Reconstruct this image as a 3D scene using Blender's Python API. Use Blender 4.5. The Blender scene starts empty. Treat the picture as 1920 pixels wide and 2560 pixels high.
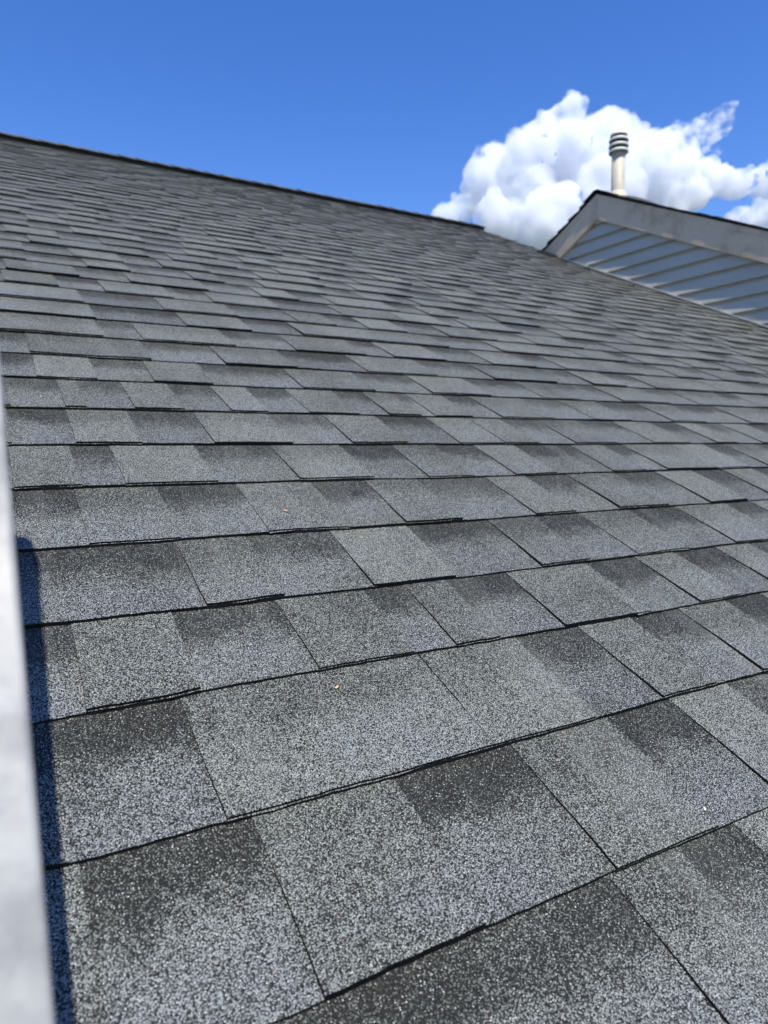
import bpy, bmesh, math, random
from mathutils import Vector, Matrix, noise

random.seed(11)
R = math.radians
sc = bpy.context.scene
COL = sc.collection

# ------------------------------------------------------------------ camera
CZ = 3.30                                   # camera height above the lawn
YAW, PITCH, ROLL = 0.522520435, -0.0862473307, -0.00720712307
SL = 0.437682534                            # roof pitch
FPX = 1751.54                               # focal length in photo pixels (1920 x 2560)
EX = 0.143                                  # shingle exposure
H0, V0 = 3.38094057 * EX, -1.40653718       # camera height above roof plane, course index at camera foot

fw = Vector((math.sin(YAW) * math.cos(PITCH), math.cos(YAW) * math.cos(PITCH), math.sin(PITCH)))
rt0 = Vector((math.cos(YAW), -math.sin(YAW), 0)); up0 = rt0.cross(fw)
rt = math.cos(ROLL) * rt0 + math.sin(ROLL) * up0
up = -math.sin(ROLL) * rt0 + math.cos(ROLL) * up0
CAM = Vector((0, 0, CZ))
cd = bpy.data.cameras.new('camera'); co = bpy.data.objects.new('camera', cd); COL.objects.link(co)
M = Matrix.Identity(4)
for i in range(3):
    M[i][0], M[i][1], M[i][2], M[i][3] = rt[i], up[i], -fw[i], CAM[i]
co.matrix_world = M
cd.sensor_fit = 'VERTICAL'; cd.sensor_height = 36.0; cd.lens = FPX / 2560 * 36.0
cd.clip_start = 0.02; cd.clip_end = 40000
cd.dof.use_dof = True; cd.dof.focus_distance = 0.78; cd.dof.aperture_fstop = 7.6; cd.dof.aperture_blades = 0
sc.camera = co

# ------------------------------------------------------------------ world, sun, exposure
SE = R(63); SROT = R(188.8)                 # sun behind the camera, high, a little to the left
w = bpy.data.worlds.new('World'); sc.world = w; w.use_nodes = True
nt = w.node_tree; nt.nodes.clear()
sky = nt.nodes.new('ShaderNodeTexSky'); sky.sky_type = 'NISHITA'; sky.sun_disc = False
sky.sun_elevation = SE; sky.sun_rotation = SROT
sky.altitude = 200; sky.air_density = 1.0; sky.dust_density = 0.25; sky.ozone_density = 2.2
hs = nt.nodes.new('ShaderNodeHueSaturation'); hs.inputs['Saturation'].default_value = 1.33; hs.inputs['Hue'].default_value = .516
bg = nt.nodes.new('ShaderNodeBackground'); bg.inputs[1].default_value = 0.15
wo = nt.nodes.new('ShaderNodeOutputWorld')
nt.links.new(sky.outputs[0], hs.inputs['Color']); nt.links.new(hs.outputs[0], bg.inputs[0]); nt.links.new(bg.outputs[0], wo.inputs[0])
sd = bpy.data.lights.new('sun', 'SUN'); sd.energy = 5.0; sd.angle = R(0.53); sd.color = (1.0, 0.965, 0.90)
so = bpy.data.objects.new('sun', sd); COL.objects.link(so)
SUN = Vector((math.sin(SROT) * math.cos(SE), math.cos(SROT) * math.cos(SE), math.sin(SE)))
so.rotation_euler = (-SUN).to_track_quat('-Z', 'Y').to_euler(); so.location = (0, -10, 30)
vs = sc.view_settings
vs.view_transform = 'Standard'; vs.look = 'None'; vs.exposure = 0.46; vs.gamma = 1.0; vs.use_curve_mapping = False
sc.cycles.use_denoising = True
sc.cycles.max_bounces = 20; sc.cycles.volume_bounces = 20; sc.cycles.volume_step_rate = 0.2; sc.cycles.volume_max_steps = 256; sc.cycles.diffuse_bounces = 4
sc.cycles.glossy_bounces = 3; sc.cycles.sample_clamp_indirect = 6.0

# ------------------------------------------------------------------ frames of reference
TD = Vector((0, math.cos(SL), math.sin(SL)))       # up the slope
ND = Vector((0, -math.sin(SL), math.cos(SL)))      # roof normal
ROOF0 = CAM - ND * H0 - TD * (V0 * EX)             # slope coordinate s = 0 (butt of course 0), x = 0
def RP(x, s, d=0.0):
    return ROOF0 + Vector((x, 0, 0)) + TD * s + ND * d
def pray(p):
    return (p[0] - 960) / FPX * rt - (p[1] - 1280) / FPX * up + fw
def pix_uv(p):                                      # photo pixel -> (x, s) on the roof plane
    d = pray(p); k = -H0 / d.dot(ND)
    return k * d.x, k * d.dot(TD) + V0 * EX
def to_pix(P):
    v = P - CAM; z = v.dot(fw)
    if z < 0.05: return None
    return 960 + FPX * v.dot(rt) / z, 1280 - FPX * v.dot(up) / z

# ------------------------------------------------------------------ helpers
def mesh_obj(name, verts, faces, mats, parent=None, fmat=None, smooth=False, origin=None):
    me = bpy.data.meshes.new(name)
    if origin is not None:
        verts = [Vector(v) - origin for v in verts]
    me.from_pydata([tuple(v) for v in verts], [], faces)
    for m in mats: me.materials.append(m)
    if fmat:
        for p, i in zip(me.polygons, fmat): p.material_index = i
    if smooth:
        for p in me.polygons: p.use_smooth = True
    me.update()
    o = bpy.data.objects.new(name, me); COL.objects.link(o)
    if origin is not None: o.location = origin
    if parent: set_parent(o, parent)
    return o
def world_loc(o):
    l = Vector(o.location)
    while o.parent: o = o.parent; l += Vector(o.location)
    return l
def set_parent(o, p):                               # parents here only ever carry a location
    o.parent = p; o.location = Vector(o.location) - world_loc(p)
def empty(name, loc, label, cat, group=None):
    o = bpy.data.objects.new(name, None); COL.objects.link(o); o.location = loc; o.empty_display_size = .1
    o['label'] = label; o['category'] = cat
    if group: o['group'] = group
    return o
class MB:
    def __init__(s): s.v = []; s.f = []; s.m = []
    def box8(s, c, m=0):                            # 8 corners: bottom 0-3 ccw, top 4-7
        b = len(s.v); s.v += [Vector(x) for x in c]
        for q in ((3, 2, 1, 0), (4, 5, 6, 7), (0, 1, 5, 4), (1, 2, 6, 5), (2, 3, 7, 6), (3, 0, 4, 7)):
            s.f.append(tuple(b + i for i in q)); s.m.append(m)
    def box(s, x0, x1, y0, y1, z0, z1, m=0):
        s.box8([(x0, y0, z0), (x1, y0, z0), (x1, y1, z0), (x0, y1, z0), (x0, y0, z1), (x1, y0, z1), (x1, y1, z1), (x0, y1, z1)], m)
    def prism_x(s, poly, x0, x1, m=0):              # polygon of (y, z), extruded along x
        b = len(s.v); n = len(poly)
        s.v += [Vector((x0, y, z)) for y, z in poly] + [Vector((x1, y, z)) for y, z in poly]
        s.f.append(tuple(range(b, b + n))); s.f.append(tuple(range(b + 2 * n - 1, b + n - 1, -1)))
        for i in range(n):
            j = (i + 1) % n; s.f.append((b + j, b + i, b + n + i, b + n + j))
        s.m += [m] * (n + 2)
    def lathe(s, c, prof, n=32, m=0, axis=None):    # prof: (r, z) pairs
        b = len(s.v)
        for r, z in prof:
            for i in range(n):
                a = 2 * math.pi * i / n; s.v.append(c + Vector((r * math.cos(a), r * math.sin(a), z)))
        for k in range(len(prof) - 1):
            for i in range(n):
                j = (i + 1) % n
                s.f.append((b + k * n + i, b + k * n + j, b + (k + 1) * n + j, b + (k + 1) * n + i)); s.m.append(m)
    def build(s, name, mats, parent=None, smooth=False, origin=None):
        o = mesh_obj(name, s.v, s.f, mats, parent, s.m, smooth, origin)
        bm = bmesh.new(); bm.from_mesh(o.data); bmesh.ops.recalc_face_normals(bm, faces=bm.faces); bm.to_mesh(o.data); bm.free()
        return o
def bevel(o, wdt, seg=2):
    m = o.modifiers.new('bevel', 'BEVEL'); m.width = wdt; m.segments = seg; m.limit_method = 'ANGLE'; m.angle_limit = R(40)

# ------------------------------------------------------------------ materials
class NT:
    def __init__(s, name):
        s.mat = bpy.data.materials.new(name); s.mat.use_nodes = True; s.t = s.mat.node_tree
        s.b = s.t.nodes['Principled BSDF']; s.out = s.t.nodes['Material Output']
    def n(s, t, **kw):
        x = s.t.nodes.new(t)
        for k, v in kw.items(): setattr(x, k, v)
        return x
    def l(s, a, b): s.t.links.new(a, b)
    def math(s, op, a, b=None, c=None, clamp=False):
        x = s.n('ShaderNodeMath', operation=op, use_clamp=clamp)
        for i, v in enumerate((a, b, c)):
            if v is None: continue
            if isinstance(v, (int, float)): x.inputs[i].default_value = v
            else: s.l(v, x.inputs[i])
        return x.outputs[0]
    def mix(s, f, a, b, blend='MIX'):
        x = s.n('ShaderNodeMix', data_type='RGBA', blend_type=blend)
        for i, v in ((0, f), (6, a), (7, b)):
            if isinstance(v, (int, float)): x.inputs[i].default_value = v
            elif isinstance(v, tuple): x.inputs[i].default_value = (*v, 1)
            else: s.l(v, x.inputs[i])
        return x.outputs[2]
    def noise(s, vec, scale, detail=4, rough=.55, dim='3D'):
        x = s.n('ShaderNodeTexNoise', noise_dimensions=dim)
        x.inputs['Scale'].default_value = scale; x.inputs['Detail'].default_value = detail; x.inputs['Roughness'].default_value = rough
        if vec is not None: s.l(vec, x.inputs['Vector'])
        return x.outputs['Fac']
    def ramp(s, f, a, b, lo=0., hi=1.):
        x = s.n('ShaderNodeMapRange', interpolation_type='SMOOTHSTEP')
        s.l(f, x.inputs[0]); x.inputs[1].default_value = a; x.inputs[2].default_value = b; x.inputs[3].default_value = lo; x.inputs[4].default_value = hi
        return x.outputs[0]
    def bump(s, h, strength, dist):
        x = s.n('ShaderNodeBump'); x.inputs['Strength'].default_value = strength; x.inputs['Distance'].default_value = dist
        s.l(h, x.inputs['Height']); s.l(x.outputs[0], s.b.inputs['Normal'])
    def set(s, **kw):
        for k, v in kw.items():
            i = s.b.inputs[k.replace('_', ' ')]
            if isinstance(v, (int, float)): i.default_value = v
            elif isinstance(v, tuple): i.default_value = (*v, 1)
            else: s.l(v, i)
        return s.mat

def shingle_material():
    t = NT('shingle_granules')
    pos = t.n('ShaderNodeNewGeometry').outputs['Position']
    tone = t.n('ShaderNodeAttribute', attribute_name='tone'); sep = t.n('ShaderNodeSeparateColor'); t.l(tone.outputs['Color'], sep.inputs[0])
    uv = t.n('ShaderNodeUVMap', uv_map='lay'); su = t.n('ShaderNodeSeparateXYZ'); t.l(uv.outputs[0], su.inputs[0])
    frac = su.outputs[1]
    vor = t.n('ShaderNodeTexVoronoi', feature='F1'); vor.inputs['Scale'].default_value = 840; vor.inputs['Randomness'].default_value = 1.0
    t.l(pos, vor.inputs['Vector'])
    vc = t.n('ShaderNodeSeparateColor'); t.l(vor.outputs['Color'], vc.inputs[0])
    n1 = t.noise(pos, 22, 3); n2 = t.noise(pos, 7.5, 3); n3 = t.noise(pos, 75, 2)
    wob = t.math('ADD', frac, t.math('MULTIPLY', t.math('SUBTRACT', n1, .5), .55))
    band = t.math('MULTIPLY', t.ramp(wob, .38, .80), sep.outputs[1])          # printed shadow band of dark granules
    p = t.math('SUBTRACT', sep.outputs[0], t.math("MULTIPLY", band, .53))
    p = t.math('ADD', p, t.math('MULTIPLY', t.math('SUBTRACT', n2, .5), .45))
    p = t.math('ADD', p, t.math('MULTIPLY', t.math('SUBTRACT', n3, .5), .30))
    p = t.math('MAXIMUM', p, .08)
    # every granule has its own lightness around the blend p; dark asphalt between granules, with crevice shade painted in
    lv = t.math('ADD', p, t.math('MULTIPLY', t.math('SUBTRACT', vc.outputs[0], .5), .84))
    light = t.ramp(lv, .05, 1.0)
    blue = t.math('MULTIPLY', t.ramp(t.math('ADD', n2, t.math('MULTIPLY', sep.outputs[2], .35)), .52, .78), t.ramp(frac, .75, .15))
    lc = t.mix(blue, (.292, .309, .274), (.284, .301, .300))
    c = t.mix(light, (.021, .0212, .0185), lc)
    c = t.mix(t.ramp(vor.outputs['Distance'], .42, .66), c, (.012, .012, .0115))
    mp = t.n('ShaderNodeMapping'); mp.inputs['Scale'].default_value = (11, .9, .9); t.l(pos, mp.inputs[0])
    streak = t.ramp(t.noise(mp.outputs[0], 1.6, 4, .6), .50, .72)                # faint runs of dust down the slope
    scuff = t.math('MULTIPLY', t.ramp(t.noise(pos, 13, 5, .7), .62, .78), t.ramp(t.noise(pos, 2.4, 2), .45, .62))
    c = t.mix(t.math('MULTIPLY', streak, .16), c, (.20, .205, .18))
    c = t.mix(t.math('MULTIPLY', scuff, .30), c, (.30, .31, .28))
    white = t.math('MULTIPLY', t.math('GREATER_THAN', vc.outputs[1], .970), t.ramp(vor.outputs['Distance'], .5, .3))
    c = t.mix(white, c, (.52, .53, .50))
    rust = t.math('MULTIPLY', t.math('GREATER_THAN', vc.outputs[2], .9992), t.math('LESS_THAN', vc.outputs[1], .5))
    c = t.mix(rust, c, (.22, .13, .08))
    t.bump(t.math('ADD', t.math('MULTIPLY', vor.outputs['Distance'], -1.0), t.math('MULTIPLY', vc.outputs[2], .6)), 0.8, 0.0009)
    rough = t.math('SUBTRACT', .85, t.math('MULTIPLY', vc.outputs[2], .40))
    return t.set(Base_Color=c, Roughness=rough, Specular_IOR_Level=.12)
M_SH = shingle_material()
def simple(name, col, rough=.6, var=.15, scale=6., metal=0., bumpd=0., spec=.4, col2=None):
    t = NT(name); pos = t.n('ShaderNodeNewGeometry').outputs['Position']
    n = t.noise(pos, scale, 5, .6)
    c2 = col2 or tuple(max(0, x * (1 - var * 2)) for x in col)
    c = t.mix(t.ramp(n, .35, .7), col, c2)
    if bumpd: t.bump(t.noise(pos, scale * 6, 4, .65), .5, bumpd)
    return t.set(Base_Color=c, Roughness=rough, Metallic=metal, Specular_IOR_Level=spec)
M_ASPH = simple('asphalt_cut_edge', (.012, .012, .013), .9, .2, 300, bumpd=.0006, spec=.15)
M_FELT = simple('roof_felt', (.03, .03, .032), .9, .2, 20, spec=.2)
M_VENT = simple('black_vent_plastic', (.018, .02, .02), .6, .2, 30, spec=.3)
M_GRASS = simple('lawn_grass', (.045, .060, .026), .9, .3, 1.5, bumpd=.02, col2=(.07, .075, .04))
M_WOOD = simple('roof_deck_wood', (.28, .2, .13), .8, .2, 9)
def vinyl():
    t = NT('vinyl_siding'); pos = t.n('ShaderNodeNewGeometry').outputs['Position']
    mp = t.n('ShaderNodeMapping'); mp.inputs['Scale'].default_value = (1, 6, 60); t.l(pos, mp.inputs[0])
    g = t.noise(mp.outputs[0], 3, 4); d = t.noise(pos, 2.2, 5, .6)
    c = t.mix(t.ramp(d, .45, .75), (.455, .435, .375), (.40, .38, .33))
    t.bump(g, .25, .0012)
    return t.set(Base_Color=c, Roughness=.5, Specular_IOR_Level=.35)
M_SID = vinyl()
def painted(name, col, dirt, amt):
    t = NT(name); pos = t.n('ShaderNodeNewGeometry').outputs['Position']
    d = t.noise(pos, 5, 6, .7); f = t.noise(pos, 60, 4, .6)
    c = t.mix(t.math('MULTIPLY', t.ramp(d, .45, .72), amt), col, dirt)
    c = t.mix(t.math('MULTIPLY', t.ramp(f, .55, .75), amt * .6), c, dirt)
    t.bump(f, .3, .0008)
    return t.set(Base_Color=c, Roughness=.55, Specular_IOR_Level=.35)
M_FASCIA = painted('weathered_rake_paint', (.62, .49, .345), (.33, .245, .155), .7)
M_TRIM = painted('cream_channel', (.62, .57, .47), (.36, .31, .23), .6)
M_PVC = painted('aged_pvc', (.50, .455, .35), (.36, .30, .20), .6)
M_PVCTOP = painted('aged_pvc_cap', (.66, .65, .60), (.44, .41, .36), .6)
def galv():
    t = NT('galvanised_rail_metal'); pos = t.n('ShaderNodeNewGeometry').outputs['Position']
    v = t.n('ShaderNodeTexVoronoi', feature='F1'); v.inputs['Scale'].default_value = 95; t.l(pos, v.inputs['Vector'])
    n = t.noise(pos, 30, 5, .65); n2 = t.noise(pos, 9, 3)
    c = t.mix(t.ramp(n, .35, .7), (.33, .325, .305), (.20, .20, .195))
    c = t.mix(t.math('MULTIPLY', t.ramp(v.outputs['Color'], .3, .9), .18), c, (.17, .17, .17))
    spots = t.ramp(t.noise(pos, 70, 3), .70, .76)
    c = t.mix(t.math('MULTIPLY', spots, .5), c, (.33, .33, .36))
    t.bump(n, .15, .001)
    return t.set(Base_Color=c, Roughness=t.ramp(n2, .3, .7, .5, .7), Metallic=.15, Specular_IOR_Level=.5)
M_RAIL = galv()
M_RUBBER = simple('grey_rubber', (.05, .05, .055), .8, .2, 40)
M_LEAF = simple('dry_leaf', (.42, .20, .07), .8, .3, 200, col2=(.55, .36, .16))

# ------------------------------------------------------------------ setting: the lawn
gm = MB(); gm.v = [Vector((x, y, 0)) for x, y in ((-15000, -15000), (15000, -15000), (15000, 15000), (-15000, 15000))]; gm.f = [(0, 1, 2, 3)]; gm.m = [0]
g = gm.build('ground', [M_GRASS]); g['kind'] = 'structure'

# ------------------------------------------------------------------ the house
XL, XR = -3.6, 4.562                                # main roof from its left rake to the wing wall
XR2 = XR + .20                                      # the rake above the wing
V_EAVE, V_RIDGE = -2.4, 45.3
S_E, S_R = V_EAVE * EX, V_RIDGE * EX
EAVE, RIDGE = RP(0, S_E), RP(0, S_R)
house = empty('house', (0.5, 3.0, 0), 'house with a grey asphalt shingle roof, ridge vent and pale grey sided gable', 'house')
roof = mesh_obj('main_roof', [], [], [])
def slab(mb, x0, x1, s0, s1, d0, d1, m=0):
    mb.box8([RP(x0, s0, d0), RP(x1, s0, d0), RP(x1, s1, d0), RP(x0, s1, d0), RP(x0, s0, d1), RP(x1, s0, d1), RP(x1, s1, d1), RP(x0, s1, d1)], m)
mb = MB()
# deck under the shingles and the far slope behind the ridge
yb = RIDGE.y + (RIDGE.y - EAVE.y)
mb.prism_x([(EAVE.y, EAVE.z - .012), (RIDGE.y, RIDGE.z - .012), (yb, EAVE.z - .012), (yb, EAVE.z - .04), (RIDGE.y, RIDGE.z - .045), (EAVE.y, EAVE.z - .04)], XL + .02, XR + .02)
bpy.data.objects.remove(roof)
roof = mb.build('main_roof', [M_FELT], None, origin=Vector((.5, 3.0, EAVE.z)))
set_parent(roof, house)
mb = MB(); y5 = 5.02; z5 = EAVE.z + (y5 - EAVE.y) * math.tan(SL)
mb.prism_x([(y5, z5 - .012), (RIDGE.y, RIDGE.z - .012), (RIDGE.y, RIDGE.z - .045), (y5, z5 - .045)], XR + .021, XR2 - .01)
mb.build('roof_overhang', [M_FELT], roof)
mb = MB(); mb.prism_x([(y5, z5 - .014), (RIDGE.y, RIDGE.z - .014), (RIDGE.y, RIDGE.z - .17), (y5, z5 - .17)], XR2 - .009, XR2 - .0005)
mb.build('rake_board', [M_FASCIA], roof)
# far slope surface
mb = MB(); mb.prism_x([(RIDGE.y, RIDGE.z - .010), (yb + .02, EAVE.z - .012), (yb + .02, EAVE.z - .004), (RIDGE.y, RIDGE.z - .001)], XL, XR2)
o = mb.build('far_slope', [M_FELT], roof)

# ---- shingle courses: boundaries traced on the near courses (D: a thick tab begins, S: a thin one begins)
TR = {
 -1: [('S', (640, 2640)), ('D', (1513, 2198)), ('S', (1694, 2131)), ('D', (1828, 2062))],
 0: [('S', (200, 2172)), ('D', (637, 2070)), ('S', (989, 1960)), ('D', (1272, 1862)), ('S', (1527, 1810)), ('D', (1680, 1758)), ('S', (1822, 1717))],
 1: [('S', (108, 1825)), ('D', (451, 1749)), ('D', (1040, 1632)), ('S', (1284, 1594)), ('D', (1437, 1562)), ('S', (1585, 1554)), ('D', (1692, 1525)), ('S', (1816, 1508)), ('D', (1905, 1490))],
 2: [('D', (172, 1566)), ('S', (425, 1537)), ('D', (689, 1502)), ('S', (905, 1473)), ('D', (1003, 1462)), ('S', (1107, 1450)), ('D', (1261, 1435)), ('D', (1429, 1412)), ('S', (1463, 1409)), ('D', (1588, 1397)), ('S', (1689, 1386)), ('D', (1793, 1375)), ('S', (1880, 1366))],
 3: [('S', (70, 1381)), ('D', (437, 1357)), ('S', (616, 1344)), ('D', (819, 1328)), ('S', (1012, 1315)), ('D', (1215, 1303)), ('S', (1330, 1293)), ('D', (1449, 1288)), ('S', (1573, 1279)), ('D', (1689, 1271)), ('S', (1816, 1264)), ('D', (1880, 1259))],
 4: [('S', (30, 1236)), ('D', (184, 1230)), ('S', (393, 1225)), ('D', (590, 1215)), ('S', (773, 1206)), ('D', (906, 1203)), ('S', (1038, 1199)), ('D', (1215, 1197)), ('S', (1313, 1193)), ('D', (1420, 1191)), ('S', (1539, 1187)), ('D', (1643, 1185)), ('S', (1735, 1182)), ('D', (1813, 1181)), ('S', (1890, 1179))],
 5: [('D', (20, 1117)), ('S', (174, 1117)), ('D', (272, 1117)), ('S', (486, 1117)), ('D', (674, 1116)), ('S', (848, 1115)), ('D', (977, 1115)), ('S', (1087, 1115)), ('D', (1183, 1115)), ('S', (1284, 1115)), ('D', (1423, 1115)), ('S', (1504, 1115)), ('D', (1556, 1115)), ('D', (1680, 1115)), ('S', (1760, 1115)), ('D', (1811, 1115)), ('S', (1890, 1115))],
 6: [('S', (15, 1020)), ('D', (161, 1025)), ('S', (315, 1030)), ('D', (480, 1034)), ('S', (666, 1038)), ('D', (804, 1040)), ('S', (935, 1043)), ('D', (1061, 1046)), ('D', (1168, 1048)), ('S', (1249, 1050)), ('D', (1339, 1052)), ('S', (1440, 1054)), ('D', (1530, 1056)), ('S', (1620, 1058)), ('D', (1689, 1060)), ('S', (1741, 1062)), ('D', (1805, 1064)), ('S', (1870, 1066))],
 7: [('S', (15, 944)), ('D', (139, 951)), ('S', (190, 955)), ('D', (301, 958)), ('S', (417, 963)), ('D', (524, 967)), ('S', (613, 970)), ('D', (709, 974)), ('S', (828, 979)), ('D', (900, 982)), ('S', (975, 985)), ('D', (1010, 987)), ('S', (1100, 990)), ('D', (1170, 993)), ('S', (1300, 999)), ('D', (1395, 1003))],
}
BUTT = {0: -.006, 1: 1.024, 2: 2.034, 3: 2.943, 4: 3.951, 5: 4.998, 6: 5.989, 7: 7.008, 8: 8.027}
KMIN, KMAX = -3, 45
rng = random.Random(5)
def butt_s(k):
    if k <= -3: return S_E - .012
    if k in BUTT: return BUTT[k] * EX
    if k > KMAX: return S_R + .02
    return (k + random.Random(k * 7 + 1).uniform(-.035, .035)) * EX
def row_bounds(k):
    """list of (x0, x1, thick, traced) over the whole width of one course"""
    bl = []
    if k in TR:
        for t, p in TR[k]: bl.append((pix_uv(p)[0], t))
        bl.sort()
    out = []
    def fill(x, xe, t):                              # random tabs from x to xe, the first of type t
        while x < xe - .02:
            wd = rng.uniform(.10, .26) if t == 'D' else rng.uniform(.08, .22)
            nx = x + wd
            if nx > xe - .05: nx = xe
            out.append((x, nx, t == 'D')); x = nx
            t = 'S' if (t == 'D' and rng.random() > .12) else 'D'
    if bl:
        fill(XL, bl[0][0], 'S' if bl[0][1] == 'D' else 'D')
        for i in range(len(bl) - 1): out.append((bl[i][0], bl[i + 1][0], bl[i][1] == 'D'))
        fill(bl[-1][0], XR, bl[-1][1])
    else:
        fill(XL - rng.uniform(0, .15), XR if k < 36 else XR2, rng.choice('DS'))
    res = []
    for a, b, t in out:
        a = max(a, XL)
        if b - a > .012: res.append((a, b, t))
    return res
OVER = .03
def wave(k, x):                                      # the same for neighbours along one butt line
    a = noise.noise(Vector((x * 2.3, k * 3.7, 1.3))); b = noise.noise(Vector((x * 11, k * 5.1, 7.7))); c = noise.noise(Vector((x * 55, k * 2.9, 3.1)))
    e = noise.noise(Vector((x * 140, k * 4.3, 9.1)))
    return .0030 * a + .0014 * b + .0009 * c + .0008 * e, .0015 * noise.noise(Vector((x * 4.1, k * 9.3, 11.))) + .0009 * b
class Piece: pass
def make_piece(k, x0, x1, thick):
    r = rng
    s0, s1 = butt_s(k), butt_s(k + 1)
    topd = ((.0087 if thick else .0053) if k <= 8 else (.0092 if thick else .0049)) + r.uniform(-.0006, .0009)
    gapL = r.uniform(.0003, .0011) if thick else -.003
    gapR = r.uniform(.0002, .0008) if thick else -.004
    xa, xb = x0 + gapL, x1 - gapR
    skew = r.uniform(-.004, .004) if thick else 0
    nx = max(2, min(22, int((xb - xa) / .013))) if k <= 4 else max(2, min(9, int((xb - xa) / .032)))
    P = Piece(); V = []; UV = []; F = []; FM = []
    ys = (0., .2, .4, .6, .8, 1.0) if k <= 4 else (0., .5, 1.0); ej = r.random() * 50; full = s1 + OVER - s0
    if k == KMAX: full = s1 - s0
    lip = r.choice((0, .0008, .0013, .002)) if thick else 0
    lift = r.uniform(-.0004, .0010)
    def col(i): return xa + (xb - xa) * i / nx
    for j, f in enumerate(ys):
        for i in range(nx + 1):
            x = col(i); ds, dd = wave(k, x)
            s = s0 + full * f + ds * (1 - f)
            d = .0004 + (topd - .0004 + lift) * (1 - f) + dd * (1 - f) * .8
            if j == 0 and thick: d -= .0004
            V.append(RP(x + ((skew * (f - .3) + .0016 * noise.noise(Vector((f * 9, ej + i, 0)))) if i in (0, nx) else 0), s, d)); UV.append((x, f * full / (s1 - s0)))
    W_ = nx + 1
    for j in range(len(ys) - 1):
        for i in range(nx):
            a = j * W_ + i; F.append((a, a + 1, a + 1 + W_, a + W_)); FM.append(0)
    def strip(fn):
        b = len(V)
        for i in range(nx + 1):
            x = col(i); ds, dd = wave(k, x); V.append(fn(x, s0 + ds, dd)); UV.append((x, 0.02))
        return b
    prev = 0
    low = -.0004 if k > KMIN else -.004
    if thick and lip:
        mid = topd - .0028
        jit = r.random() * 10
        b1 = strip(lambda x, s, d: RP(x, s, mid + d * .8))
        b2 = strip(lambda x, s, d: RP(x, s - lip * max(0, .55 + 1.5 * noise.noise(Vector((x * 24, jit, 0))) + .8 * noise.noise(Vector((x * 110, jit, 3)))), mid + d * .8 - .0003))
        b3 = strip(lambda x, s, d: RP(x, s - lip * .9, low))
        seq = ((prev, b1, 1), (b1, b2, 0), (b2, b3, 1))
    else:
        b3 = strip(lambda x, s, d: RP(x, s - .0002, low)); seq = ((prev, b3, 1),)
    for a, b, m in seq:
        for i in range(nx): F.append((b + i, b + i + 1, a + i + 1, a + i)); FM.append(m)
    for side in (0, nx):                              # cut sides
        b = len(V); n_ = len(ys)
        for j in range(n_):
            v = V[j * W_ + side]; f = ys[j]
            V.append(v.copy()); UV.append((0, .5)); V.append(v - ND * ((topd + .0006) * (1 - f) + .0008)); UV.append((0, .5))
        for j in range(n_ - 1):
            q = (b + 2 * j, b + 2 * j + 1, b + 2 * j + 3, b + 2 * j + 2)
            F.append(q if side == 0 else q[::-1]); FM.append(1)
    P.V, P.F, P.FM, P.UV = V, F, FM, UV
    if thick: P.tone = (r.uniform(.50, .72), r.choice((0, .1, .25, .35)), r.random() * .6)
    else: P.tone = (r.uniform(.50, .64), r.uniform(.60, .95) * (.8 if k == -1 else 1), .3 + r.random() * .7)
    c = [to_pix(RP(x, s, 0)) for x, s in ((xa, s0), (xb, s0), (xb, s1), (xa, s1))]
    P.area = 0
    if all(c):
        cl = [(min(max(x, 0), 1920), min(max(y, 0), 2560)) for x, y in c]
        P.area = abs(sum(cl[i][0] * cl[(i + 1) % 4][1] - cl[(i + 1) % 4][0] * cl[i][1] for i in range(4))) / 2
    P.org = RP((xa + xb) / 2, s0, 0)
    return P
pieces = []
for k in range(KMIN, KMAX + 1):
    for a, b, t in row_bounds(k): pieces.append(make_piece(k, a, b, t))
pieces.sort(key=lambda p: -p.area)
def piece_mesh(name, plist, origin):
    V, F, FM, UV, T = [], [], [], [], []
    for p in plist:
        b = len(V); V += [v - origin for v in p.V]; F += [tuple(b + i for i in f) for f in p.F]; FM += p.FM; UV += p.UV; T += [p.tone] * len(p.V)
    me = bpy.data.meshes.new(name); me.from_pydata([tuple(v) for v in V], [], F)
    me.materials.append(M_SH); me.materials.append(M_ASPH)
    me.polygons.foreach_set('material_index', FM)
    ul = me.uv_layers.new(name='lay')
    for i, l in enumerate(me.loops): ul.data[i].uv = UV[l.vertex_index]
    ca = me.attributes.new('tone', 'FLOAT_COLOR', 'POINT')
    ca.data.foreach_set('color', [c for t in T for c in (*t, 1)])
    me.update(); return me
RL = world_loc(roof)
for p in pieces[:300]:
    o = bpy.data.objects.new('shingle', piece_mesh('shingle', [p], p.org)); COL.objects.link(o); o.parent = roof; o.location = p.org - RL
o = bpy.data.objects.new('shingle_courses', piece_mesh('shingle_courses', pieces[300:], RL)); COL.objects.link(o); o.parent = roof; o['kind'] = 'stuff'
def tone_uv(me, tone, frac):                         # gives a plain mesh the data the shingle material reads
    ul = me.uv_layers.new(name='lay')
    for d in ul.data: d.uv = (0, frac)
    ca = me.attributes.new('tone', 'FLOAT_COLOR', 'POINT'); ca.data.foreach_set('color', [c for _ in me.vertices for c in (*tone, 1)])

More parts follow.
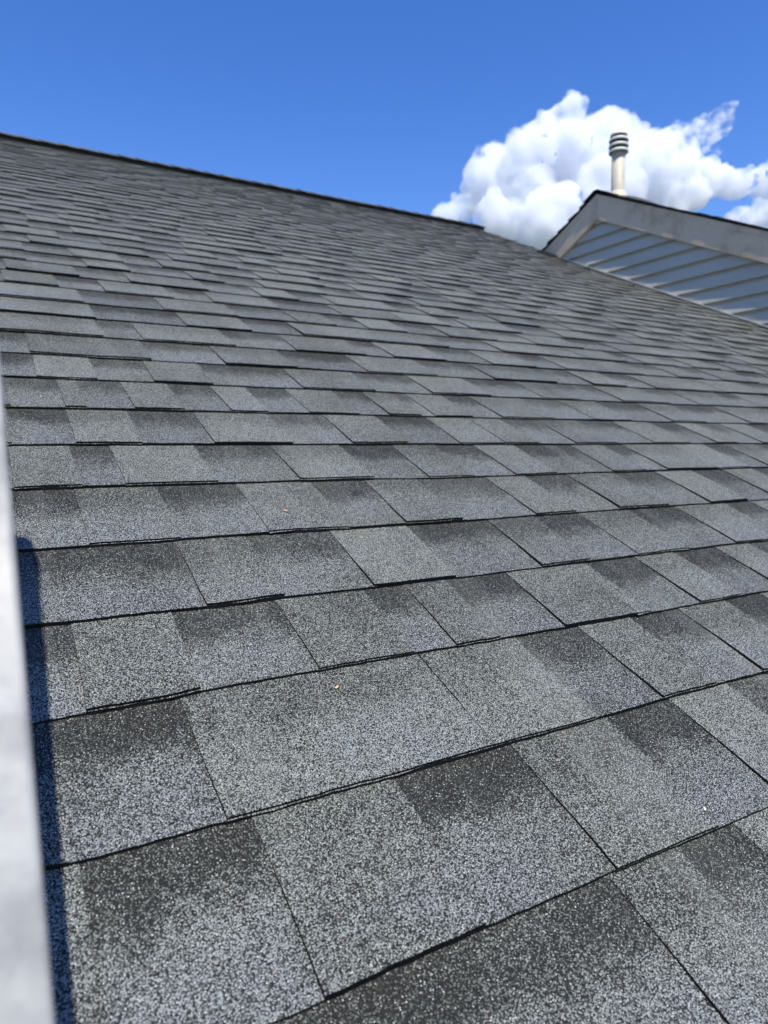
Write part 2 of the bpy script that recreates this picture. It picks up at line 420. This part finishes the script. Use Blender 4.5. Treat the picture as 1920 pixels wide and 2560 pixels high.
# ---- ridge: vent strip and cap shingles
def ridge_pt(x, a, d):                               # a < 0: near slope, a > 0: far slope; distance along the slope from the ridge
    s = -1 if a < 0 else 1
    t = Vector((0, s * math.cos(SL), -math.sin(SL))); n = Vector((0, s * math.sin(SL), math.cos(SL)))
    return RIDGE + Vector((x, 0, 0)) + t * abs(a) + n * d
xr_end = XR2 + .035
vx = XL
while vx < xr_end - .05:                             # vent sections of about 1.2 m
    ve = min(vx + 1.22, xr_end)
    mb = MB(); z = .001
    for sg in (-1, 1):
        mb.box8([ridge_pt(vx, sg * .125, z), ridge_pt(ve - .004, sg * .125, z), ridge_pt(ve - .004, sg * .0005, z), ridge_pt(vx, sg * .0005, z),
                 ridge_pt(vx, sg * .125, .034), ridge_pt(ve - .004, sg * .125, .034), ridge_pt(ve - .004, sg * .0005, .036), ridge_pt(vx, sg * .0005, .036)])
    for q in range(int((ve - vx) / .05)):            # louvre fins
        x = vx + .02 + q * .05
        mb.box8([ridge_pt(x, -.127, .003), ridge_pt(x + .012, -.127, .003), ridge_pt(x + .012, -.124, .003), ridge_pt(x, -.124, .003),
                 ridge_pt(x, -.129, .031), ridge_pt(x + .012, -.129, .031), ridge_pt(x + .012, -.124, .031), ridge_pt(x, -.124, .031)])
    mb.build('ridge_vent', [M_VENT], roof)
    vx = ve
cx_ = XL - .02; kk = 0
while cx_ < xr_end:
    x0, x1 = cx_, min(cx_ + .143 + .05, xr_end + .012)
    V, F, FM = [], [], []
    hw = .138 + rng.uniform(-.004, .004); lf = rng.uniform(.0, .005); sk = rng.uniform(-.004, .004)
    prof = [(-hw, 0), (-hw * .5, .001), (-.018, .002), (.018, .002), (hw * .5, .001), (hw, 0)]
    for ix, (x, rise) in enumerate(((x0, .043 + lf), (x1, .038))):
        for a, dz in prof: V.append(ridge_pt(x, a + (sk if a < 0 else 0), rise + dz))
        for a, dz in prof: V.append(ridge_pt(x, a + (sk if a < 0 else 0), rise + dz - .0055))
    n_ = len(prof)
    for i in range(n_ - 1):
        F.append((i, i + 1, 2 * n_ + i + 1, 2 * n_ + i)); FM.append(0)
        F.append((n_ + i, 3 * n_ + i, 3 * n_ + i + 1, n_ + i + 1)); FM.append(1)
        F.append((i, n_ + i, n_ + i + 1, i + 1)); FM.append(1)
        F.append((2 * n_ + i, 2 * n_ + i + 1, 3 * n_ + i + 1, 3 * n_ + i)); FM.append(1)
    for i in (0, n_ - 1):
        F.append((i, 2 * n_ + i, 3 * n_ + i, n_ + i)); FM.append(1)
    o = mesh_obj('ridge_cap', V, F, [M_SH, M_ASPH], roof, FM)
    tone_uv(o.data, (rng.uniform(.4, .6), .0, .3), .5)
    cx_ += .143; kk += 1

# ---- drip edge, eave fascia, soffit, walls
mb = MB(); mb.prism_x([(EAVE.y - .008, EAVE.z - .012), (EAVE.y - .004, EAVE.z - .012), (EAVE.y - .004, EAVE.z - .075), (EAVE.y - .008, EAVE.z - .075)], XL, XR - .06)
mb.build('drip_edge', [M_TRIM], house)
mb = MB(); mb.prism_x([(EAVE.y, EAVE.z - .042), (EAVE.y + .022, EAVE.z - .034), (EAVE.y + .022, EAVE.z - .20), (EAVE.y, EAVE.z - .20)], XL, XR - .06)
mb.build('eave_fascia', [M_FASCIA], house)
mb = MB(); mb.box(XL, XR - .06, EAVE.y + .024, EAVE.y + .40, EAVE.z - .19, EAVE.z - .18); mb.build('soffit', [M_TRIM], house)
wy0, wy1 = EAVE.y + .40, yb - .40
mb = MB(); mb.prism_x([(wy0, 0), (wy1, 0), (wy1, EAVE.z - .06 + .40 * math.tan(SL)), (RIDGE.y, RIDGE.z - .06), (wy0, EAVE.z - .06 + .40 * math.tan(SL))], XL + .25, XR - .02)
mb.build('wall', [M_SID], house)
for y0, y1, za, zb in ((EAVE.y, RIDGE.y, EAVE.z, RIDGE.z), (RIDGE.y, yb, RIDGE.z, EAVE.z)):   # left rake boards
    mb = MB(); mb.prism_x([(y0, za - .013), (y1, zb - .013), (y1, zb - .19), (y0, za - .19)], XL - .0, XL + .018); mb.build('rake_board', [M_FASCIA], house)

# ---- the wing: gable wall in the plane x = XR with a roof parallel to the main one
PK = Vector((XR, 4.300, CZ + 2.095))                 # peak of the wing's rake (top of its boards)
OFR = .0370                                           # rake boards stand this far off the wall
TA = math.tan(SL); Y_F = -0.55; Y_B = 4.985
def zr(y): return PK.z - abs(y - PK.y) * (TA if y < PK.y else .50)
def main_z(y): return RP(0, 0).z + (y - RP(0, 0).y) * TA
gable = MB()
gable.prism_x([(Y_F + .3, 0), (wy1 - 2.5, 0), (wy1 - 2.5, main_z(4.4) - .3), (4.75, zr(4.75) - .08), (PK.y, PK.z - .08), (Y_F + .3, zr(Y_F + .3) - .08)], XR + .0145, 9.0)
gw = gable.build('gable_wall', [M_SID], house)
HB = .178 / math.cos(SL)                             # vertical height of the rake boards
# siding boards, each a lap with a cove at its top
z_line = CZ + 1.763; PITCHB = .1047
zb = z_line + PITCHB
while zb > EAVE.z - .25:
    zt = zb + PITCHB
    yl = RP(0, 0).y + (min(zt, PK.z) - RP(0, 0).z) / TA + .04
    ylim = PK.y + (PK.z - HB * .55 - zt) / .50
    y1 = min(yl, ylim) if zt > CZ + 1.60 else yl
    y0 = PK.y - (PK.z - HB * .30 - zt) / TA
    y0 = max(y0, Y_F + .33)
    if y1 - y0 > .03:
        prof = [(.0, zb + .002), (.018, zb + .002), (.0185, zb + .006), (.0055, zb + .081), (-.008, zb + .085), (-.010, zt + .004), (-.013, zt + .004), (-.013, zb + .002)]
        V = []; F = []
        sag = [0]
        nseg = 6; n_ = len(prof)
        for i in range(nseg + 1):
            y = y0 + (y1 - y0) * i / nseg
            wv = .0012 * noise.noise(Vector((y * 1.7, zb * 9, 0)))
            for px, pz in prof: V.append(Vector((XR - px - (wv if px > .004 else 0), y, pz)))
        for i in range(nseg):
            for q in range(n_):
                a = i * n_ + q; b = i * n_ + (q + 1) % n_; F.append((a, b, b + n_, a + n_))
        F.append(tuple(range(n_ - 1, -1, -1))); F.append(tuple(nseg * n_ + q for q in range(n_)))
        o = mesh_obj('siding_board', V, F, [M_SID], gw)
        bm = bmesh.new(); bm.from_mesh(o.data); bmesh.ops.recalc_face_normals(bm, faces=bm.faces); bm.to_mesh(o.data); bm.free()
    zb -= PITCHB
# rake boards
o_ = XR - OFR
mb = MB(); mb.prism_x([(PK.y - .001, PK.z), (PK.y - .001, PK.z - HB), (Y_F, zr(Y_F) - HB), (Y_F, zr(Y_F))], o_, XR + .003)
b1 = mb.build('rake_board', [M_FASCIA], house); bevel(b1, .003)
zb_in = PK.z - HB
mb = MB(); mb.prism_x([(PK.y + .001, PK.z), (Y_B, zr(Y_B)), (Y_B - .02, zr(Y_B) - HB * .98), (PK.y + .001, PK.z - HB)], o_, XR + .003)
b2 = mb.build('rake_board', [M_FASCIA], house); bevel(b2, .003)
# metal drip strip on top of each rake board
for ya, yb_ in ((PK.y - .001, Y_F), (PK.y + .001, Y_B)):
    mb = MB(); mb.prism_x([(ya, PK.z + .006), (yb_, zr(yb_) + .006), (yb_, zr(yb_) - .032), (ya, PK.z - .032)], o_ - .004, o_ - .001)
    mb.build('drip_edge', [M_FASCIA], house)
# channel / step flashing where the wall meets the main roof
sA = (RP(0, 0) - RP(0, 0)).length
ya, yb2 = EAVE.y, 4.80
mb = MB()
for k in range(24):
    p0 = ya + (yb2 - ya) * k / 24; p1 = ya + (yb2 - ya) * (k + 1) / 24
    wv = lambda y: .003 * noise.noise(Vector((y * 2.1, 4, 4)))
    mb.prism_x([(p0, main_z(p0) + .004), (p1, main_z(p1) + .004), (p1, main_z(p1) + .024 + wv(p1)), (p0, main_z(p0) + .024 + wv(p0))], XR - .0225, XR - .0005)
mb.build('wall_channel', [M_TRIM], gw)
mb = MB(); mb.prism_x([(ya, main_z(ya) + .003), (yb2, main_z(yb2) + .003), (yb2, main_z(yb2) + .013), (ya, main_z(ya) + .013)], XR - .034, XR - .023)
mb.build('step_flashing', [M_VENT], gw)
# tar where the back rake dies into the main roof
V = []; F = []
for i in range(14):
    a = 2 * math.pi * i / 14; rr = 1 + .3 * noise.noise(Vector((math.cos(a) * 2, math.sin(a) * 2, 5)))
    V.append(RP(XR - .05 + .07 * rr * math.cos(a), (4.86 - RP(0, 0).y) / math.cos(SL) + .16 * rr * math.sin(a), .009))
for i in range(14):
    a = 2 * math.pi * i / 14
    V.append(RP(XR - .035 + .04 * math.cos(a), (4.87 - RP(0, 0).y) / math.cos(SL) + .11 * math.sin(a), .028))
F = [(i, (i + 1) % 14, 14 + (i + 1) % 14, 14 + i) for i in range(14)] + [tuple(range(14, 28))]
mesh_obj('roof_cement', V, F, [M_ASPH], house)
# wing roof: stepped courses whose edges show along the rake
wr = MB(); XW = 9.3; V_, F_, FM_ = [], [], []
wr.prism_x([(Y_F, zr(Y_F) + .0005), (PK.y, PK.z + .0005), (Y_B, zr(Y_B) + .0005), (Y_B, zr(Y_B) + .009), (PK.y, PK.z + .0095), (Y_F, zr(Y_F) + .009)], o_ + .002, XW)
wroof = wr.build('wing_roof', [M_FELT], house)
mb = MB()
for side, tn, ye in ((-1, TA, Y_F - .03), (1, .50, Y_B + .012)):
    cs = 1 / math.sqrt(1 + tn * tn); L_ = abs(ye - PK.y) / cs; nrow = int(L_ / EX)
    for k in range(nrow + 1):
        a0 = L_ - k * EX; a1 = max(a0 - EX - .03, .0)
        if a0 < .03: break
        ov = .0130 + rng.uniform(-.0024, .0020)
        h0 = .027 + rng.uniform(-.003, .005) + (.012 if side > 0 else 0)
        def q(a, h, x): return Vector((x, PK.y + side * a * cs + side * h * tn * cs * 0, PK.z - a * cs * tn + h / cs))
        segs = [o_ - ov, o_ + .15 + rng.uniform(0, .1), XW]
        for i in range(2):
            dl = rng.uniform(-.001, .002) if i == 0 else 0
            mb.box8([q(a0, .0095 + dl, segs[i]), q(a0, .0095 + dl, segs[i + 1]), q(a1, .010, segs[i + 1]), q(a1, .010, segs[i]),
                     q(a0, h0 + dl, segs[i]), q(a0, h0 + dl, segs[i + 1]), q(a1, .018, segs[i + 1]), q(a1, .018, segs[i])])
o = mb.build('shingle_courses', [M_ASPH, M_SH], wroof); o['kind'] = 'stuff'
for p in o.data.polygons:
    if p.normal.z > .7: p.material_index = 1
tone_uv(o.data, (.5, .2, .3), .4)
x = o_ - .02
while x < XW - .1:                                    # wing ridge caps
    V, F = [], []
    lf = rng.uniform(0, .004)
    pr = [(-.13, -.13 * TA, 0), (-.02, -.02 * TA, .002), (.02, -.02 * .5, .002), (.13, -.13 * .5, 0)]
    for xx, rise in ((x, .042 + lf), (x + .19, .034)):
        for dy, dz, dd in pr: V.append(Vector((xx, PK.y + dy, PK.z + dz + rise + dd)))
        for dy, dz, dd in pr: V.append(Vector((xx, PK.y + dy, PK.z + dz + rise + dd - .007)))
    for i in range(3):
        F += [(i, i + 1, 9 + i, 8 + i), (4 + i, 12 + i, 13 + i, 5 + i), (i, 4 + i, 5 + i, i + 1), (8 + i, 9 + i, 13 + i, 12 + i)]
    F += [(0, 8, 12, 4), (3, 7, 15, 11)]
    o = mesh_obj('ridge_cap', V, F, [M_SH, M_ASPH], wroof, [0, 1, 1, 1] * 3 + [1, 1]); tone_uv(o.data, (.45, 0, .3), .5)
    x += .143

# ---- vent pipe with its louvred cap
PX, PY = 4.765, 4.296
base = Vector((PX, PY, zr(PY) - .02))
top = CZ + 2.525
vp = MB(); vp.lathe(Vector((PX, PY, 0)), [(.0555, base.z), (.0555, top), (.050, top), (.050, top - .2)], 40)
pipe = vp.build('vent_pipe', [M_PVC], house, smooth=True, origin=base)
bm = MB()
def ring(z, ro, name, mat):                           # a sloping collar with a short skirt
    m = MB(); m.lathe(Vector((PX, PY, z)), [(.0575, .012), (ro * .90, .010), (ro, .004), (ro, -.014), (ro - .004, -.014), (ro - .007, .001), (.0575, .005)], 40)
    return m.build(name, [mat], pipe, smooth=True)
zc = top - .040
for i, rr in enumerate((.0805, .0800, .0795)): ring(zc + i * .046, rr, 'cap_ring', M_PVCTOP)
m = MB(); m.lathe(Vector((PX, PY, zc + .126)), [(.0, .044), (.025, .042), (.048, .034), (.064, .020), (.071, .006), (.072, -.002), (.067, -.002), (.060, .0), (.0, .002)], 40)
m.build('cap_dome', [M_PVCTOP], pipe, smooth=True)
m = MB(); m.lathe(Vector((PX, PY, zc - .004)), [(.0562, 0), (.0580, 0), (.0580, .128), (.0562, .128)], 40); m.build('cap_shade_core', [M_VENT], pipe, smooth=True)  # black sleeve stands in for the shade in the gaps between rings
# flashing boot and the shingles humped over it
m = MB(); m.lathe(Vector((PX, PY, zr(PY) + .02)), [(.105, -.035), (.080, .004), (.062, .045), (.0565, .048), (.0565, -.02)], 32)
m.build('flashing_boot', [M_PVC], pipe, smooth=True)
V, F = [], []
NX, NY = 7, 9
for i in range(NX + 1):
    for j in range(NY + 1):
        x = PX - .16 + .32 * i / NX; y = PY - .06 - .40 * j / NY
        hgt = .030 + .030 * math.sin(math.pi * min(1, (j + 1.2) / NY)) * math.sin(math.pi * i / NX) + .004 * noise.noise(Vector((x * 12, y * 12, 2)))
        V.append(Vector((x, y, zr(y) + hgt)))
for i in range(NX):
    for j in range(NY):
        a = i * (NY + 1) + j; F.append((a, a + 1, a + NY + 2, a + NY + 1))
o = mesh_obj('humped_shingle', V, F, [M_SH], wroof); tone_uv(o.data, (.35, 0, .2), .5)
sm = o.modifiers.new('solid', 'SOLIDIFY'); sm.thickness = .03; sm.offset = -1

# ------------------------------------------------------------------ the ladder
# right rail: its near right edge runs through these two points (camera-relative), in a plane close to the camera
pa = Vector((.0106, .200, -.155)); pb_ = Vector((.0092, .298, .0152))
ax = (pb_ - pa).normalized()                          # up the rail
sx = Vector((1, 0, 0)); sx = (sx - ax * sx.dot(ax)).normalized()
dp = ax.cross(sx); dp = dp if dp.y > 0 else -dp       # away from the camera side
L_TOP, RW, RD = .735, .030, .072
L_BOT = -(CZ + pa.z - .02) / ax.z
foot = CAM + pa + ax * L_BOT
ladder = empty('extension_ladder', Vector((foot.x - .2, foot.y, 0)), 'pale galvanised metal ladder leaning on the roof eave, its rail at the left edge', 'ladder')
def LP(u, a, d): return CAM + pa + sx * u + ax * a + dp * d
def rail(u0):
    m = MB()                                          # I-shaped section: two flanges and a web
    secs = [(u0 - RW, u0, 0, .0045), (u0 - RW, u0, RD - .0045, RD), (u0 - RW * .62, u0 - RW * .46, .0045, RD - .0045)]
    for ua, ub, da, db in secs:
        m.box8([LP(ua, L_BOT, da), LP(ub, L_BOT, da), LP(ub, L_BOT, db), LP(ua, L_BOT, db), LP(ua, L_TOP, da), LP(ub, L_TOP, da), LP(ub, L_TOP, db), LP(ua, L_TOP, db)])
    o = m.build('rail', [M_RAIL], ladder); bevel(o, .0022, 3)
    return o
def cap(u0):
    m = MB(); n = 10
    pts = []
    for i in range(n + 1):
        t = math.pi * i / n; pts.append((u0 - RW / 2 + (RW / 2 + .001) * math.cos(t), L_TOP + .001 + .020 * math.sin(t)))
    pts = [(u0 + .001, L_TOP - .03)] + pts + [(u0 - RW - .001, L_TOP - .03)]
    N = len(pts); b = [LP(u, a, -.0012) for u, a in pts] + [LP(u, a, RD + .0012) for u, a in pts]
    m.v = b; m.f = [tuple(range(N)), tuple(range(2 * N - 1, N - 1, -1))] + [(i, (i + 1) % N, N + (i + 1) % N, N + i) for i in range(N)]; m.m = [0] * len(m.f)
    m.build('end_cap', [M_RUBBER], ladder)
def shoe(u0):
    m = MB(); c = LP(u0 - RW / 2, L_BOT + .05, RD / 2)
    m.box(c.x - .035, c.x + .035, c.y - .07, c.y + .07, 0.0, .022); m.box(c.x - .022, c.x + .022, c.y - .03, c.y + .03, .0225, .07)
    o = m.build('foot_pad', [M_RUBBER], ladder); bevel(o, .004)
SPAN = .40
for u0 in (0.0, -SPAN): rail(u0); cap(u0); shoe(u0)
a = L_TOP - .12
while a > L_BOT + .2:
    m = MB(); n = 12; c0 = LP(-.0185, a, RD / 2); c1 = LP(-SPAN - RW * .5, a, RD / 2)
    ring_ = [(.016 * math.cos(2 * math.pi * i / n), .016 * math.sin(2 * math.pi * i / n)) for i in range(n)]
    m.v = [c0 + ax * p + dp * q for p, q in ring_] + [c1 + ax * p + dp * q for p, q in ring_]
    m.f = [(i, (i + 1) % n, n + (i + 1) % n, n + i) for i in range(n)] + [tuple(range(n)), tuple(range(2 * n - 1, n - 1, -1))]; m.m = [0] * len(m.f)
    m.build('rung', [M_RAIL], ladder)
    a -= .305

# ------------------------------------------------------------------ specks of leaf on the shingles
def speck(name, p, size, ang, label, mat=None, cat='leaf', grp='leaf bits on the roof'):
    x, s = pix_uv(p); c = RP(x, s, .0)
    k = min(max(0, (s / EX) % 1), 1)
    d = .0075 * (1 - .8 * k) + .0022
    V, F = [], []; n = 7
    for i in range(n):
        t = 2 * math.pi * i / n; rr = size * (.6 + .5 * abs(noise.noise(Vector((t * 2, ang, 1.7)))))
        u, v = rr * math.cos(t), rr * .55 * math.sin(t)
        V.append(RP(x + u * math.cos(ang) - v * math.sin(ang), s + u * math.sin(ang) + v * math.cos(ang), d + .25 * size * (u / size) ** 2))
    V += [v + ND * .0006 for v in V]
    F = [tuple(range(n - 1, -1, -1)), tuple(range(n, 2 * n))] + [(i, (i + 1) % n, n + (i + 1) % n, n + i) for i in range(n)]
    o = mesh_obj(name, V, F, [mat or M_LEAF], origin=c); o['label'] = label; o['category'] = cat
    if grp: o['group'] = grp
speck('leaf_fragment', (839, 1728), .0040, .6, 'tiny orange leaf fragment on the shingles near the middle of the picture')
speck('leaf_fragment', (712, 1289), .0050, 2.1, 'tiny tan leaf fragment on a pale tab left of centre')

M_CHALK = simple('chalky_white', (.62, .62, .58), .9, .1, 200)
speck('bird_dropping', (1752, 2040), .0030, .9, 'small chalky white dropping on a shingle near the right edge', M_CHALK, 'dropping', None)

# ------------------------------------------------------------------ the clouds
def cloud_material(name, dens, scale, lo, hi):
    m = bpy.data.materials.new(name); m.use_nodes = True; t = m.node_tree; t.nodes.clear()
    tc = t.nodes.new('ShaderNodeTexCoord'); nz = t.nodes.new('ShaderNodeTexNoise'); nz.inputs['Scale'].default_value = scale
    nz.inputs['Detail'].default_value = 6; nz.inputs['Roughness'].default_value = .62; t.links.new(tc.outputs['Object'], nz.inputs['Vector'])
    mr = t.nodes.new('ShaderNodeMapRange'); mr.interpolation_type = 'SMOOTHSTEP'
    mr.inputs[1].default_value = lo; mr.inputs[2].default_value = hi; mr.inputs[3].default_value = 0; mr.inputs[4].default_value = dens
    t.links.new(nz.outputs['Fac'], mr.inputs[0])
    v = t.nodes.new('ShaderNodeVolumePrincipled'); v.inputs['Color'].default_value = (.925, .937, .962, 1); v.inputs['Anisotropy'].default_value = 0.0
    t.links.new(mr.outputs[0], v.inputs['Density'])
    o = t.nodes.new('ShaderNodeOutputMaterial'); t.links.new(v.outputs[0], o.inputs['Volume']); return m
CD = 3200.0
_b = bmesh.new(); bmesh.ops.create_icosphere(_b, subdivisions=3, radius=1)
BALL = ([v.co.copy() for v in _b.verts], [tuple(v.index for v in f.verts) for f in _b.faces]); _b.free()
def cloud(name, blobs, mat, label, voxel, amp, seed, kids=9, spread=1.0):
    rg = random.Random(seed); base = CAM + pray((1480, 420)) * CD; V, F = [], []
    def ball(c, rad, lvl):
        b = len(V); tv, tf = BALL
        V.extend((c - base + v * rad) for v in tv); F.extend(tuple(b + i for i in f) for f in tf)
        if lvl < 2:
            for _ in range(kids if lvl == 0 else 4):
                d = Vector((rg.gauss(0, 1), rg.gauss(0, 1), rg.gauss(.35, 1))).normalized()
                ball(c + d * rad * rg.uniform(.80, 1.0) * spread, rad * rg.uniform(.22, .42), lvl + 1)
    for x, y, r in blobs:
        p = (1050 + x / 1.907, 220 + y / 1.907); rad = r / 1.907 / FPX * CD
        ball(CAM + pray(p) * (CD + rg.uniform(-.6, .6) * rad * 1.2), rad, 0)
    me = bpy.data.meshes.new(name); me.from_pydata([tuple(v) for v in V], [], F)
    o = bpy.data.objects.new(name, me); COL.objects.link(o); o.location = base
    me.materials.append(mat)
    m = o.modifiers.new('merge', 'REMESH'); m.mode = 'VOXEL'; m.voxel_size = voxel
    for i, (sz, am, dp_) in enumerate(amp):
        tx = bpy.data.textures.new('%s_%d' % (name, i), 'CLOUDS'); tx.noise_scale = sz; tx.noise_depth = dp_; tx.noise_basis = 'ORIGINAL_PERLIN'
        d = o.modifiers.new('billow', 'DISPLACE'); d.texture = tx; d.strength = am; d.mid_level = .44; d.texture_coords = 'LOCAL'
    o['label'] = label; o['category'] = 'cloud'
    return o
main = [(130, 615, 54), (200, 575, 56), (310, 335, 58), (365, 300, 44), (300, 420, 78), (270, 520, 74), (400, 400, 112), (500, 330, 100), (560, 255, 84), (640, 180, 76), (720, 115, 64), (728, 60, 36),
        (660, 300, 150), (500, 500, 160), (700, 450, 180), (780, 240, 98), (900, 175, 76), (980, 190, 66), (1035, 235, 60), (880, 330, 150), (900, 500, 180), (1080, 400, 130),
        (1190, 400, 90), (1270, 370, 66), (1240, 470, 100), (1350, 430, 76), (1430, 440, 70), (1520, 460, 62), (1610, 445, 58), (1700, 450, 90), (1180, 560, 110), (1250, 560, 62),
        (1120, 300, 78), (1200, 310, 70), (1290, 400, 84), (1400, 450, 70), (1480, 470, 60), (1080, 520, 110), (1290, 510, 84),
        (620, 650, 160), (450, 640, 115), (350, 610, 95), (620, 770, 100), (750, 650, 150), (900, 650, 150), (1330, 500, 60)]
cloud('cumulus_cloud', main, cloud_material('cumulus_vapour', .034, .0105, .30, .70), 'tall bright cumulus cloud rising behind the vent pipe', 7.5, [(130, 44, 2), (52, 30, 2), (20, 13, 2)], 3)
cloud('cloud_wisp', [(1120, 275, 66), (1190, 255, 66), (1250, 230, 60), (1310, 205, 54), (1365, 175, 48), (1415, 145, 42), (1455, 118, 34), (1485, 95, 20), (1440, 185, 34), (1380, 225, 44), (1330, 265, 52), (1280, 300, 54), (1508, 80, 9), (1480, 160, 20), (1420, 300, 22)],
      cloud_material('wisp_vapour', .034, .020, .44, .74), 'thin wispy cloud arm streaming right from the big cumulus', 8, [(60, 40, 3), (20, 24, 3)], 8, kids=6)
cloud('small_cloud', [(1480, 635, 34), (1540, 625, 52), (1620, 605, 62), (1700, 610, 90), (1650, 690, 90), (1500, 690, 60)], cloud_material('small_vapour', .034, .012, .32, .70), 'small white cloud low at the right edge, below the blue gap', 8, [(80, 34, 2), (40, 22, 2), (17, 11, 2)], 5)
